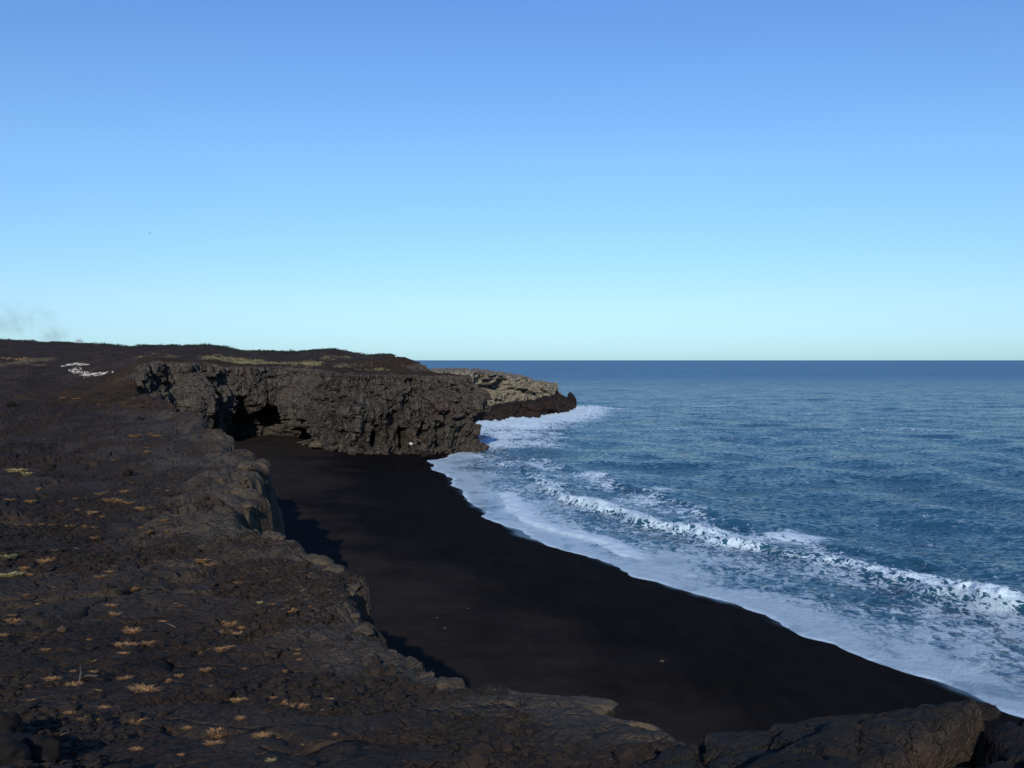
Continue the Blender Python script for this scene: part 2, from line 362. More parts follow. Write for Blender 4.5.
# ------------------------------------------------------------------ lava field
def steps(y0, y1, f):
    ys = [y0]
    while ys[-1] < y1: ys.append(ys[-1]+f(ys[-1]))
    return np.array(ys)
def build_land():
    ys = steps(2.4, 1500, lambda y: min(max(.032, y*y/(3.2*F)*.75) if y < 40 else max(.4, .4+(y-40)*.004), 5+y*.01))
    ks = np.linspace(-.74, .66, 900)
    K, Y = np.meshgrid(ks, ys); X = K*Y
    need = sdf(X, Y, LAND) > -np.clip(Y*.06, 1.0, 7)
    z = np.zeros_like(X); s = np.full_like(X, -99.); rub = np.zeros_like(X)
    z[need], s[need], rub[need], _ = land_height(X[need], Y[need], True)
    keep = s > -np.clip(Y*.05, .8, 6)
    rim = np.exp(-(np.maximum(s, 0)/np.clip(Y*.11, 1.0, 5.5))**2)*(1-ss(85, 100, Y))*(1-.5*rub)
    rim = np.clip(rim+.35*ss(-.1, .35, fbm(X/6, Y/7, 3, 140))*(1-rub), 0, 1)
    litter = ss(-.05, .3, fbm(X/5+3, Y/7, 3, 150))*(1-rim)
    U = 512+F*X/Y
    def patch(u0, u1, y0, y1, a): return a*ss(u0, u0+14, U)*(1-ss(u1-14, u1, U))*ss(y0, y0+7, Y)*(1-ss(y1-8, y1, Y))
    green = np.clip(patch(195, 320, 136, 200, 1)+patch(335, 395, 150, 190, .8)+patch(130, 185, 150, 190, .6)+patch(-60, 60, 190, 235, .8)+patch(320, 350, 190, 215, .8), 0, 1)
    green *= ss(-.25, .05, fbm(X/9, Y/6, 3, 160))
    V = np.stack([X, Y, z], -1).reshape(-1, 3); Q = grid_faces(*X.shape, keep)
    V, Q, A = compact(V, Q, dict(rim=rim, rubble=rub, litter=litter, green=green))
    o = mesh_np('lava_field', V, Q, MAT_GROUND, False, 'structure', A)
    # the ground the photographer stands on, carried back behind the camera
    xs = np.arange(-70, 16, .8); yb = np.arange(-70, 3.2, .8)
    X, Y = np.meshgrid(xs, yb); z, s, rub, idn = land_height(X, np.maximum(Y, 1.0), True)
    s = sdf(X, Y, LAND); z = table(np.full(X.shape, 300.), np.maximum(Y, 1.0), LU, LY, LT)-.15+.3*fbm(X/9, Y/9, 3, 4)-np.maximum(-s, 0)*4
    V = np.stack([X, Y, z], -1).reshape(-1, 3)
    mesh_np('lava_ground', V, grid_faces(*X.shape), MAT_GROUND, False, 'structure', dict(rim=X*0, rubble=X*0+.5, litter=X*0, green=X*0))
build_land()

# ------------------------------------------------------------------ cliffs
def chaikin(P, it):
    P = np.array(P, float)
    for _ in range(it):
        a = P[:-1]*.75+P[1:]*.25; b = P[:-1]*.25+P[1:]*.75
        Q = np.empty((2*len(a), P.shape[1])); Q[0::2] = a; Q[1::2] = b
        P = np.vstack([P[:1], Q, P[-1:]])
    return P
def cliff(name, pts, mat, ds, dz, dents, seed, caplen=6.0, capfn=None, block=1.0, slopeback=1.6, rough=1.0, closed_spine=None, lap=.32):
    P = chaikin(pts, 2)
    L = np.r_[0, np.cumsum(np.hypot(*np.diff(P[:, :2], axis=0).T))]
    S = np.arange(0, L[-1], ds); n = len(S)
    R = np.stack([np.interp(S, L, P[:, i]) for i in range(P.shape[1])], -1)
    t = np.gradient(R[:, :2], axis=0); k = max(3, int(2.0/ds)) | 1
    for i in (0, 1): t[:, i] = np.convolve(np.pad(t[:, i], k//2, mode='edge'), np.ones(k)/k, 'valid')
    t /= np.linalg.norm(t, axis=1)[:, None]; nx, ny = t[:, 1], -t[:, 0]
    ztop = R[:, 2]; zbase = R[:, 3]; nz = int((ztop.max()+2)/dz); nc = int(caplen/(dz*1.6))
    J = np.linspace(0, 1, nz)
    Z = zbase[:, None]+(ztop-zbase)[:, None]*J[None, :]; SS = np.repeat(S[:, None], nz, 1)
    U = 512+F*R[:, 0]/R[:, 1]; UU_ = np.repeat(U[:, None], nz, 1)
    wx = .22*fbm(SS/2.5, Z/4.5, 3, seed); wz = .7*fbm(SS/3+5, Z/3, 3, seed+1)
    f1, f2, idn, lx, lz = worley((SS+wx)/(1.5*block), (Z+wz)/(3.4*block), seed+2, True)
    g1, g2, gd, mx, mz = worley((SS+wx*.6)/(.62*block), (Z+wz)/(1.35*block), seed+5, True)
    big, _, bid, bx, bz = worley(SS/5.5+.2*wx, Z/7.0, seed+9)
    D = 1.6*fbm(SS/9, Z/14, 2, seed+12)+1.5*(bid-.5)
    D = D+rough*(1.0*(idn-.5)*block+(lx*(idn*5 % 1-.5)*1.2+lz*(idn*11 % 1-.5)*.9)*block-.30*np.exp(-((f2-f1)/.06)**2))
    D = D+rough*(.62*(gd-.5)+.55*mx*(gd*7 % 1-.5)+.4*mz*(gd*13 % 1-.5)-.12*np.exp(-((g2-g1)/.09)**2))*block+.05*fbm(SS/.5, Z/.5, 3, seed+20)
    zb = Z/1.9+.9*fbm(SS/8, Z*0+3, 3, seed+60); lay = np.floor(zb); D = D+1.0*(h01(lay, np.floor(SS/7+.5*fbm(SS/3, Z/9, 2, seed+61)), seed+62)-.5)-.28*np.exp(-((zb-lay-.06)/.05)**2)
    ux = (SS+.35*fbm(SS/3, Z/6, 3, seed+80)+.18*(h01(lay, lay*0, seed+81)-.5))/(1.25*block); c0 = np.floor(ux)
    ja = c0+.30*(h01(c0, lay*0, seed+82)-.5); jb = c0+1+.30*(h01(c0+1, lay*0, seed+82)-.5); c0 = np.where(ux < ja, c0-1, np.where(ux > jb, c0+1, c0))
    cd = np.minimum(np.abs(ux-ja), np.abs(ux-jb)); cw = rough*(1-.75*ss(.62, .9, (Z-zbase[:, None])/(ztop-zbase)[:, None]))
    D = D+cw*block*(1.25*(h01(c0, lay, seed+83)-.5)+1.0*(h01(c0, lay*0, seed+84)-.5)-.75*np.exp(-(cd/.07)**2)+(ux-c0-.5)*.6*(h01(c0, lay*0, seed+85)-.5))
    D = D-.9*block*ss(.50, .62, fbm(SS/1.6, Z/2.4, 3, seed+70))
    rel = (Z-zbase[:, None])/(ztop-zbase)[:, None]
    D = D-slopeback*ss(.62, 1.0, rel)*1.3+.35*ss(.35, .0, rel)
    for (u, z, wu, wzz, dep) in dents:
        rr = np.sqrt(((UU_-u+3*fbm(SS/2, Z/2, 2, seed+30))/wu)**2+((Z-z+.9*fbm(SS/2, Z/2, 2, seed+31))/wzz)**2)
        D = D-dep*ss(1.0, .55, rr)
    X = R[:, 0][:, None]+nx[:, None]*D; Yv = R[:, 1][:, None]+ny[:, None]*D
    Zv = Z+.12*gn(SS*1.3, Z*1.3, seed+40)
    # turn the top of the face over on to the plateau
    C = np.linspace(0, 1, nc+1)[1:]
    if closed_spine is None:
        cx = X[:, -1:]-nx[:, None]*caplen*C; cy = Yv[:, -1:]-ny[:, None]*caplen*C
    else:
        sx = np.interp(S/S[-1], np.linspace(0, 1, len(closed_spine)), [p[0] for p in closed_spine])
        sy = np.interp(S/S[-1], np.linspace(0, 1, len(closed_spine)), [p[1] for p in closed_spine])
        cx = X[:, -1:]+(sx[:, None]-X[:, -1:])*C; cy = Yv[:, -1:]+(sy[:, None]-Yv[:, -1:])*C
    rough_top = .28*rough*fbm(cx/1.8, cy/1.8, 4, seed+50)
    if capfn is not None:
        zt_ = capfn(cx, cy); w = ss(0, .25, C)[None, :]
        cz = ztop[:, None]*(1-w)+zt_*w+lap+rough_top*(1-ss(.5, 1, C))[None, :]-1.2*ss(.9, 1, C)[None, :]
    else:
        cz = ztop[:, None]+rough_top*1.4+.5*C[None, :]
    cz = cz-(1.9*(1-ss(0, 9, S)))[:, None]*ss(.0, .25, C)[None, :]
    V = np.stack([np.hstack([X, cx]), np.hstack([Yv, cy]), np.hstack([Zv, cz])], -1)
    o = mesh_np(name, V.reshape(-1, 3), grid_faces(n, nz+nc)[:, ::-1], mat, False, 'structure')
    if capfn is not None:                             # the plateau's own surface from just behind the lip
        o.data.materials.append(MAT_GROUND); mi = np.zeros((n-1, nz+nc-1), np.int32); mi[:, nz+int(nc*.10):] = 1; mi[:int(33/ds), nz-int(1.2/dz):] = 1
        o.data.polygons.foreach_set('material_index', mi.ravel())
    return o

def up_h(x, y):
    x = np.asarray(x, float); y = np.asarray(y, float); u = 512+F*x/np.maximum(y, 1)
    w = np.interp(x, [-80, -55, -50], [16, 6, 3]); m = ss(-w, w*.4, sdf(x, y, UP)+2.0)
    return table(u, y, UU, UY, UT)*m+table(u, y, LU, LY, LT)*(1-m)+.25*fbm(x/5, y/5, 3, 77)
wp = []
for (x, y) in [(-33.2,94.5), (-39,106), (-46,124)]+WALL+BACK:
    zt0 = float(up_h(np.array([x*1.0]), np.array([y*1.0]))[0])-.2
    wp.append((x, y, zt0, -1.2))
MAINDENTS = [(272, 2.8, 30, 5.0, 6.4), (243, 4.0, 14, 5.0, 4.5), (215, 8.0, 9, 3.4, 2.5), (185, 9, 9, 2.6, 2), (303, 3.0, 12, 2.6, 3.0), (374, 2.7, 6, 1.6, 2.6), (403, 2.6, 7, 2.3, 3.0), (420, 3.0, 5, 1.9, 2.0),
             (440, 4.0, 9, .9, 1.7), (343, 3.4, 7, .9, 1.1), (455, 5.0, 24, .5, 1.1), (330, 7.8, 22, .6, 1.0), (390, 8.2, 26, .5, .9), (318, 9.6, 16, .5, .8), (460, 9.2, 10, .6, 1.0)]
cliff('cliff', wp, MAT_CLIFF, .13, .14, MAINDENTS, 200, 12.0, up_h, .95)
hp = []
for (x, y), zt0 in zip([(-22,200)]+HEAD, [11.5, 11.5, 11.3, 10.6, 10.2, 9.4, 8.4, 8.1, 7.7, 3.8]):
    hp.append((x, y, zt0, -1.5))
hp += [(10,268,5.0,-1.5), (-2,266,8.4,-1.5), (-20,285,10,-1.5)]
spine = [(-26,205), (-16,225), (-8,240), (-2,248), (4,256), (8,259), (6,262), (0,262), (-10,266), (-22,272)]
cliff('headland', hp, MAT_HEAD, .22, .22, [(492, 7.4, 12, 2.1, 4.5), (506, 8.0, 9, 1.6, 4.0), (516, 6.2, 14, .8, 2.0), (530, 5.6, 12, .7, 2.0), (485, 10, 3, 2, 2), (500, 10.2, 14, .5, 1.5)], 320, 6, None, 1.3, .5, .9, spine)
# low wave-washed bench under the headland and its hooked tip
bp = [(-14,206,2.2,-2), (-6,214,2.6,-2), (0,224,3.4,-2), (6,232,4.0,-2), (10.5,241,4.4,-2), (13.5,250,4.6,-2), (15.2,258,3.6,-2), (16,266,2.6,-2), (17.5,274,3.9,-2), (18.3,280,4.4,-2), (19.6,285,2.6,-2),
      (17,290,2.4,-2), (13,282,2.4,-2), (8,272,4.2,-2), (0,270,5,-2)]
bsp = [(-20,215), (-10,225), (-4,233), (2,240), (7,247), (10,252), (12.5,258), (13.5,266), (15.5,276), (16.8,282), (17,284), (15.5,281), (13,275), (8,266), (0,262)]
MAT_BENCH = rock_mat('wet_red_black_rock', (.011, .009, .0088), (.024, .018, .0165), (.05, .043, .038), (.040, .020, .016), .8, .5, .06, .62)
cliff('wave_bench', bp, MAT_BENCH, .22, .2, [], 410, 5, None, .7, .6, .8, bsp)

# ------------------------------------------------------------------ shore
SHORE_PX = [(478,449), (448,456), (432,462), (446,472), (470,500), (520,535), (560,546), (600,559), (640,575), (680,588), (720,600), (760,613), (800,630), (850,646), (900,665), (960,688), (1024,712)]
SHORE = [(-16,205), (-12,172), (-7,158)]+[ground(u, v) for u, v in SHORE_PX]+[(23.5,33), (28,26), (34,14), (40,0)]
BRK_PX = [(470,452), (500,462), (530,475), (560,499), (600,511), (640,520), (690,534), (740,547), (800,556), (860,572), (900,582), (940,592), (980,601), (1024,612)]
BRK = [ground(u, v) for u, v in BRK_PX]+[(33,46), (40,36), (48,22)]
C_PX = [(520,455), (560,466), (610,482), (660,495), (720,516), (790,534), (850,549), (900,560)]
CLN = [ground(u, v) for u, v in C_PX]
I_PX = [(505,494), (512,508), (530,523), (560,531), (600,542), (628,556)]
ILN = [ground(u, v) for u, v in I_PX]
J_PX = [(640,562), (668,570), (690,576)]
JLN = [ground(u, v) for u, v in J_PX]
SURF = [(-20,196), (-11,204), (-4,211), (2,221), (8.5,230), (12.5,239), (15.5,249), (18,258), (18.5,268), (20.5,278), (25,282), (32,280)]

def sand_height(x, y):
    d, sd, a = seg_dist(x, y, SHORE); t = d*sd          # travel goes toward the camera: land lies on its right
    inl = -t
    z = np.where(inl > 0, 2.4*(1-np.exp(-np.maximum(inl, 0)*.040)), inl*.09)
    z = z+.10*fbm(x/7, y/9, 3, 500)*ss(1, 8, inl)+.05*fbm(x/2, y/2, 2, 510)*ss(4, 14, inl)
    return z, inl, a
def build_sand():
    ys = steps(5, 170, lambda y: max(.10, y*y/(12.5*F)*.9)); ks = np.linspace(-.42, .95, 620)
    K, Y = np.meshgrid(ks, ys); X = K*Y
    z, inl, a = sand_height(X, Y)
    wet = ss(.9, .0, inl+.8*fbm(X/3, Y/3, 2, 520))*np.where(Y > 85, 1, .75)
    U = 512+F*X/Y
    up = ss(10, 19, inl+4*fbm(X/8, Y/9, 3, 530))
    keep = (inl > -9) & (sdf(X, Y, LAND) < 9) & (Y < 158)
    V = np.stack([X, Y, z], -1).reshape(-1, 3); Q = grid_faces(*X.shape, keep)
    V, Q, A = compact(V, Q, dict(wet=wet, upper=up))
    mesh_np('beach', V, Q, MAT_SAND, True, 'structure', A)
build_sand()

def build_sea():
    ys = steps(12, 3000, lambda y: min(max(.14, y*y/(H*F)*.7), 1.2+max(0, y-300)*.012))
    while ys[-1] < 45000: ys = np.append(ys, ys[-1]*1.04)
    ks = np.linspace(-.30, .86, 720)
    K, Y = np.meshgrid(ks, ys); X = K*Y; FX, FY = X, Y
    dr = np.gradient(ys)[:, None]*np.ones_like(X)
    d, sd, arc = seg_dist(X, Y, SHORE); t = d*sd
    need = ~(((t < -14) & (Y < 150)) | ((sdf(X, Y, LAND) > 12) & (Y < 420)))
    X, Y, dr, t, arc = X[need], Y[need], dr[need], t[need], arc[need]
    db, sb, ab = seg_dist(X, Y, BRK); tb = db*sb
    dc, sc_, ac = seg_dist(X, Y, CLN); tc = dc*sc_
    di, si, ai = seg_dist(X, Y, ILN); ti = di*si
    dj, _, _ = seg_dist(X, Y, JLN)
    dsf, ssf, asf = seg_dist(X, Y, SURF)
    t = np.where(Y > 175, 60, t); tb = np.where(Y > 175, 60, tb)
    off = ss(4, 26, t)
    z = np.zeros_like(X); r = np.random.default_rng(5)
    for i in range(38):
        lam = 1.6*(1.135**i); th = math.radians(180+28+r.normal()*26)
        kx, ky = math.sin(th)*2*math.pi/lam, math.cos(th)*2*math.pi/lam
        res = ss(2.2, 4.5, lam/dr)
        amp = .0105*min(lam, 60)**.85*(1 if lam < 40 else .6)
        ph = kx*X+ky*Y+r.random()*6.28+1.2*fbm(X/40, Y/40, 2, 600+i)
        z += amp*res*(1-np.abs(np.sin(ph/2))*1.0-.36)*1.0*np.clip(.6+fbm(X/30, Y/30, 2, 640+i), .1, 2)
    z *= off*(1-.75*ss(120, 700, Y))
    # long low swells
    z += .28*np.sin(2*np.pi*t/17+fbm(X/30, Y/30, 2, 630)*2.0)*ss(14, 30, t)*ss(260, 120, Y)
    # breakers: steep on the shoreward side
    bl = np.r_[0, np.cumsum(np.hypot(*np.diff(np.array(BRK), axis=0).T))]
    bst = np.interp(ab, bl, [.1, .25, .3, .85, 1, 1, 1, .7, .15, .4, .85, .9, .9, .9, .8, .6, .5]); bwd = np.interp(ab, bl, [.6, .6, .6, .7, .8, .8, .8, .7, .8, 1.5, 2.0, 2.2, 2.2, 2.2, 2, 2, 2])
    def roll(tt, w1, w2): w1 = w1*bwd; return np.where(tt < 0, np.exp(-(tt/w1)**2), np.exp(-(tt/w2)**2))
    along = .55+.45*fbm(ab/9, ab*0, 2, 650)+.1
    hb = 1.2*(.45+.15*ss(20, 75, ab)+.25*ss(75, 110, ab))*np.clip(along+.35, .4, 1.3)
    wig = tb+1.3*fbm(X/5, Y/5, 4, 660)
    crest = roll(wig, .8, 2.4)*(Y < 135)
    z += hb*(.4+.6*bst)*crest*(1+.22*fbm(X/.9, Y/.9, 3, 670)+.25*fbm(X/3, Y/3, 2, 671))
    wigc = tc+1.2*fbm(X/5, Y/5, 2, 680); cr2 = roll(wigc, 1.1, 2.5)
    endc = ss(0, 10, ac)
    z += .32*cr2*endc
    z += .16*roll(ti+.6*fbm(X/3, Y/3, 2, 690), .5, 1.2)+.08*np.exp(-(dj/.5)**2)
    # swash: a thin tongue-edged sheet that runs up the sand
    lob = .12*fbm(arc/9, arc*0+2, 2, 700)+.07*np.abs(gn(arc/3.0, arc*0+5, 705))
    z += lob*ss(9, 1, t)+.03
    z += ss(-2, 6, t)*ss(22, 6, t)*.07*fbm(X/1.3, Y/1.3, 3, 710)
    # ---- foam
    n1 = fbm(X/6, Y/9, 3, 720)
    zoneA = np.where(tb < 0, .36+.52*np.exp(-np.maximum(t, 0)/4.5), 0)
    zoneA = np.where(tb >= 0, .50*np.exp(-np.maximum(tb, 0)/5.5), zoneA)
    f = zoneA+.30*n1*(zoneA > 0)
    f = np.maximum(f, crest*1.1*bst*np.clip(along+.3, 0, 1.1)*(1+.3*fbm(X/1.5, Y/1.5, 2, 725)))
    f = np.maximum(f, cr2*endc*(.30+.75*n1))
    f = np.maximum(f, (.44)*ss(9, 0, np.abs(tc+3))*endc*(1+n1)*(Y < 150))
    fi = np.exp(-(np.where(ti < 0, ti/.9, ti/1.8))**2)*(di < 6)
    f = np.maximum(f, 1.1*fi); f = np.maximum(f, np.exp(-(dj/.8)**2))
    sw = np.where(Y > 190, 1, 1.0)
    surf = 1.12*np.exp(-(dsf/13)**2*np.interp(asf, [0, 25, 60, 95, 110], [.30, .55, 1.6, 2.4, 6]))*ss(118, 96, asf)
    f = np.maximum(f, surf+.15*n1*surf)
    cove = ss(-9, -2, X)*ss(16, 3, X+(Y-150)*.02)*ss(146, 158, Y)*ss(225, 180, Y)
    f = np.maximum(f, cove*(.70+.45*n1))
    f = np.maximum(f, .62*ss(150, 135, Y)*ss(118, 128, Y)*ss(20, 2, t))
    far = .0
    caps = ss(.62, .95, ridged(X/60, Y/14, 2, 730)*.5+fbm(X/22, Y/9, 3, 731)*.9)*.36*ss(90, 200, Y)*ss(900, 400, Y)
    f = np.maximum(f, caps)
    streak = ss(.55, .8, gn(X/420, Y/60, 741)+.35*gn(X/90, Y/26, 742))*.30*ss(420, 700, Y)*ss(6000, 1800, Y)
    f = np.maximum(f, streak)
    f = np.clip(f, 0, 1.2)
    z += ss(.5, 1.0, surf)*(.35+.6*np.maximum(fbm(X/1.6, Y/2.2, 3, 735), 0)+.25*fbm(X/.6, Y/.8, 2, 736))
    z += cove*.25*fbm(X/1.5, Y/2, 3, 737)
    film = np.clip(ss(7, 1, t)*np.where(tb < 0, 1, 0), 0, 1)
    dens = 1-.66*film*(1-np.clip(fi, 0, 1))-.34*(wig < -1)*(1-film)*(Y < 140)*(1-np.clip(fi, 0, 1))
    zs = np.where(t < 0, 2.4*(1-np.exp(np.minimum(t, 0)*.040)), -t*.09); dep = z-zs
    dens = dens+.30*film*ss(.1, .7, ridged(X/6, Y/9, 3, 750)); edge = np.exp(-((dep-.015)/.022)**2)*film
    dens = np.clip(dens+.5*edge*(.5+.8*fbm(X/2, Y/2, 2, 751)), 0, 1)
    dens = np.where(Y > 350, .35, dens)
    lace = np.clip(.25+np.exp(-(wig/3)**2)*ss(30, 70, ab)*.8, 0, 1.0)
    calm = ss(10, 2, t)
    shallow = ss(20, 4, t)
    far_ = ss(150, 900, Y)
    fz = np.zeros(FX.shape); fz[need] = z
    V = np.stack([FX, FY, fz], -1).reshape(-1, 3); Q = grid_faces(*FX.shape); Q = Q[need.reshape(-1)[Q].all(1)]
    A = {}
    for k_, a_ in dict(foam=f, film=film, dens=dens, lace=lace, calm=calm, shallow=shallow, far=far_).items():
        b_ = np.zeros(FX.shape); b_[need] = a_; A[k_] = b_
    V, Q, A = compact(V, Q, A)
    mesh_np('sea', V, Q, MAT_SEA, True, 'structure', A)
build_sea()

# ------------------------------------------------------------------ rocks as things
def ico(sub):
    import bmesh
    bm = bmesh.new(); bmesh.ops.create_icosphere(bm, subdivisions=sub, radius=1)
    v = np.array([w.co[:] for w in bm.verts]); f = np.array([[w.index for w in p.verts] for p in bm.faces]); bm.free()
    return v, f
ICO = {k: ico(k) for k in (1, 2, 4, 5)}
def boulder(name, loc, size, mat, label, cat='rock', seed=0, group=None, rot=0, sub=4, angular=1.0):
    v, f = ICO[sub]; r = np.random.default_rng(seed); v = v.copy()
    for _ in range(int(9*angular)):                   # knock flat faces off it
        d = r.normal(size=3); d /= np.linalg.norm(d); h = .62+.25*r.random()
        p = v@d; v = v-np.maximum(p-h, 0)[:, None]*d*.92
    nz = 1+.14*fbm(v[:, 0]*2+seed, v[:, 1]*2+v[:, 2]*1.7, 4, seed)+.05*ridged(v[:, 0]*5, v[:, 2]*5+v[:, 1]*4, 3, seed+3)
    v = v*nz[:, None]*np.array(size)
    o = mesh_np(name, v, f, mat, sub > 3 and angular < .8); o.location = loc; o.rotation_euler = (0, 0, rot)
    return tag(o, label, cat, group)
def slab(name, quad, thick, mat, label, seed, res=.035, rel=.05, bow=.0, cat='lava slab', under=.7):
    """a thick tilted plate of rock over four corners (x, y, z), its faces broken and rounded"""
    q = np.array(quad, float); base = q.mean(0)
    A = np.linalg.norm(q[1]-q[0]); B = np.linalg.norm(q[3]-q[0]); na = max(8, int(A/res)); nb = max(8, int(B/res)); nt = max(5, int(thick/res))
    V = []; Q = []; CR = []
    def bil(a, b): return (q[0]*((1-a)*(1-b))[..., None]+q[1]*(a*(1-b))[..., None]+q[2]*(a*b)[..., None]+q[3]*((1-a)*b)[..., None])
    def add(P):
        n0 = sum(len(p) for p in V); V.append(P.reshape(-1, 3)); Q.append(grid_faces(*P.shape[:2])+n0)
    def pos(a, b, c):                                 # c 0 top .. 1 bottom, the bottom drawn in
        P = bil(.5+(a-.5)*(1-(1-under)*c), .5+(b-.5)*(1-(1-under)*c)); P[..., 2] -= c*thick
        P[..., 2] += bow*(1-(2*a-1)**2)*(1-(2*b-1)**2)
        x, y, z = P[..., 0], P[..., 1], P[..., 2]
        ed = np.minimum(np.minimum(a, 1-a)*A, np.minimum(b, 1-b)*B)
        P = P.copy()
        P[..., 2] -= .07*np.exp(-ed/.05)*(1-c)
        f1, f2, idn, lx, ly = worley(x/.55+z*.6, y/.55+z*.9, seed)
        k = rel*((idn-.5)*1.3-.7*np.exp(-((f2-f1)/.05)**2))+rel*.7*fbm(x*1.6+z, y*1.6-z, 4, seed+5)
        dx, dy = P[..., 0]-base[0], P[..., 1]-base[1]; L = np.hypot(dx, dy)+1e-6
        wx = fbm(x*2.2+z*2, y*2.2+z*2.4, 4, seed+8); w2 = ridged(x*4+z*3, y*4-z*3, 3, seed+9)
        side = 1-ss(0, .16, ed)
        P[..., 0] += dx/L*side*(.09*wx+.02*w2+k); P[..., 1] += dy/L*side*(.09*wx+.02*w2+k)
        P[..., 2] += (k+.012*w2)*np.clip(1-c*1.0, 0, 1)+.03*wx*(c > 0)*(1-c)
        return P
    a, b = np.meshgrid(np.linspace(0, 1, na), np.linspace(0, 1, nb)); P0 = pos(a, b, np.zeros_like(a)); add(P0)
    CR = ss(.02, .07, np.minimum(np.minimum(a, 1-a)*A, np.minimum(b, 1-b)*B)+.03*fbm(P0[..., 0]*6, P0[..., 1]*6, 3, seed+20)).ravel()  # where tops get crust and painted-in dimness, fading toward the broken edges
    for fixa, val in ((1, 0), (1, 1), (0, 0), (0, 1)):
        m = nb if fixa else na
        s_, c_ = np.meshgrid(np.linspace(0, 1, m), np.linspace(0, 1, nt))
        w = np.full(s_.shape, float(val)); P = pos(w, s_, c_) if fixa else pos(s_, w, c_)
        if (fixa and val == 1) or (not fixa and val == 0): P = P[::-1]
        add(P)
    add(pos(a, b, np.ones_like(a))[::-1])
    V = np.vstack(V)-base; Q = np.vstack(Q)
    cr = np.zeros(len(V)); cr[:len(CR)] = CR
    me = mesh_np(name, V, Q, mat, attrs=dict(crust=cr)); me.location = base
    import bmesh
    bm = bmesh.new(); bm.from_mesh(me.data); bmesh.ops.remove_doubles(bm, verts=bm.verts, dist=.002); bmesh.ops.recalc_face_normals(bm, faces=bm.faces)
    bm.to_mesh(me.data); bm.free()
    return tag(me, label, cat)
def W(u, v, y):               # the point seen at pixel (u, v), y metres out
    b = (384-v)/F
    return ((u-512)/F/(CP+b*SP)*y, y, H+float(slope(v))*y)

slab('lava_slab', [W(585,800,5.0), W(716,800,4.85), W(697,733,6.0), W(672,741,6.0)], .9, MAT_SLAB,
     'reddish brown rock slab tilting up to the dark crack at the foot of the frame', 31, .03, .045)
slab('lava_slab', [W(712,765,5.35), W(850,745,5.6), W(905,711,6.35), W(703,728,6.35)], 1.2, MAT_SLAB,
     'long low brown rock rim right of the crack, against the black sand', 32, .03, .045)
slab('lava_slab', [W(700,800,4.7), W(880,800,4.5), W(850,738,5.4), W(735,757,5.3)], .8, MAT_DARK,
     'flat dark lava plate in the foreground, nearest the bottom edge', 33, .028, .045, .04)
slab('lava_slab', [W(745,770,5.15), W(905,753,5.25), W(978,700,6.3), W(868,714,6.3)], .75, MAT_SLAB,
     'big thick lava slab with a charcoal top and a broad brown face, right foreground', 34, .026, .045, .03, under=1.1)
slab('lava_slab', [W(965,800,4.9), W(1100,790,4.9), W(1090,712,6.4), W(990,727,6.2)], .9, MAT_DARK,
     'dark rough lava block in the bottom right corner beside the shadowed gap', 35, .03, .07)
boulder('lava_rock', W(982,712,6.35), (.11, .09, .055), MAT_DARK, 'small dark knob of lava on the tip of the thick foreground slab', 'rock', 36, sub=4)
# weathered shelf
slab('rock_shelf', [W(500,722,8.0), W(640,726,7.6), W(656,728,8.15), W(480,700,8.7)], .9, MAT_SHELF, 'weathered tan rock shelf ending in a point over the black sand', 41, .035, .05, .0, 'rock shelf')
slab('rock_shelf', [W(455,712,8.5), W(600,712,8.5), W(612,697,9.3), W(462,686,9.6)], .9, MAT_SHELF, 'flat-topped tan rock ledge behind the pointed shelf, at the sand edge', 42, .035, .05, .0, 'rock shelf')
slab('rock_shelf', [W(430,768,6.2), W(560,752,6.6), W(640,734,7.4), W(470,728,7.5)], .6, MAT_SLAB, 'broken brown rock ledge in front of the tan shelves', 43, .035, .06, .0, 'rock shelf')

# rubbly toes at the bottom left
for k, (u, v, y, s, lb) in enumerate([
        (0, 716, 6.6, (.16, .15, .14), 'rounded lava toe at the left edge of the photo, highest of its pile'),
        (12, 738, 6.2, (.19, .16, .12), 'wide dark lava toe with a ropy top, middle of the pile at the left edge'),
        (2, 762, 5.7, (.18, .16, .13), 'lowest lava toe in the bottom left corner'),
        (38, 762, 5.9, (.13, .12, .12), 'small dark lava knob with black shadow, right end of the corner pile')]):
    p = W(u, v, y); z = float(land_height(np.array([p[0]]), np.array([p[1]]))[0])
    boulder('lava_boulder', (p[0], p[1], z+s[2]*.35), s, MAT_DARK, lb, 'boulder', 50+k, 'lava toes piled in the bottom left corner', k, 4, .5)

def hit(u, v, y0=4.5, y1=200):            # where the sight line of a pixel meets the lava field
    ys = np.linspace(y0, y1, 6000) if y1 < 60 else np.exp(np.linspace(math.log(y0), math.log(y1), 6000))
    b = (384-v)/F; xs = (u-512)/F/(CP+b*SP)*ys
    z = land_height(xs, ys)
    i = np.argmax(z >= H+float(slope(v))*ys)
    return float(xs[i]), float(ys[i]), float(z[i])

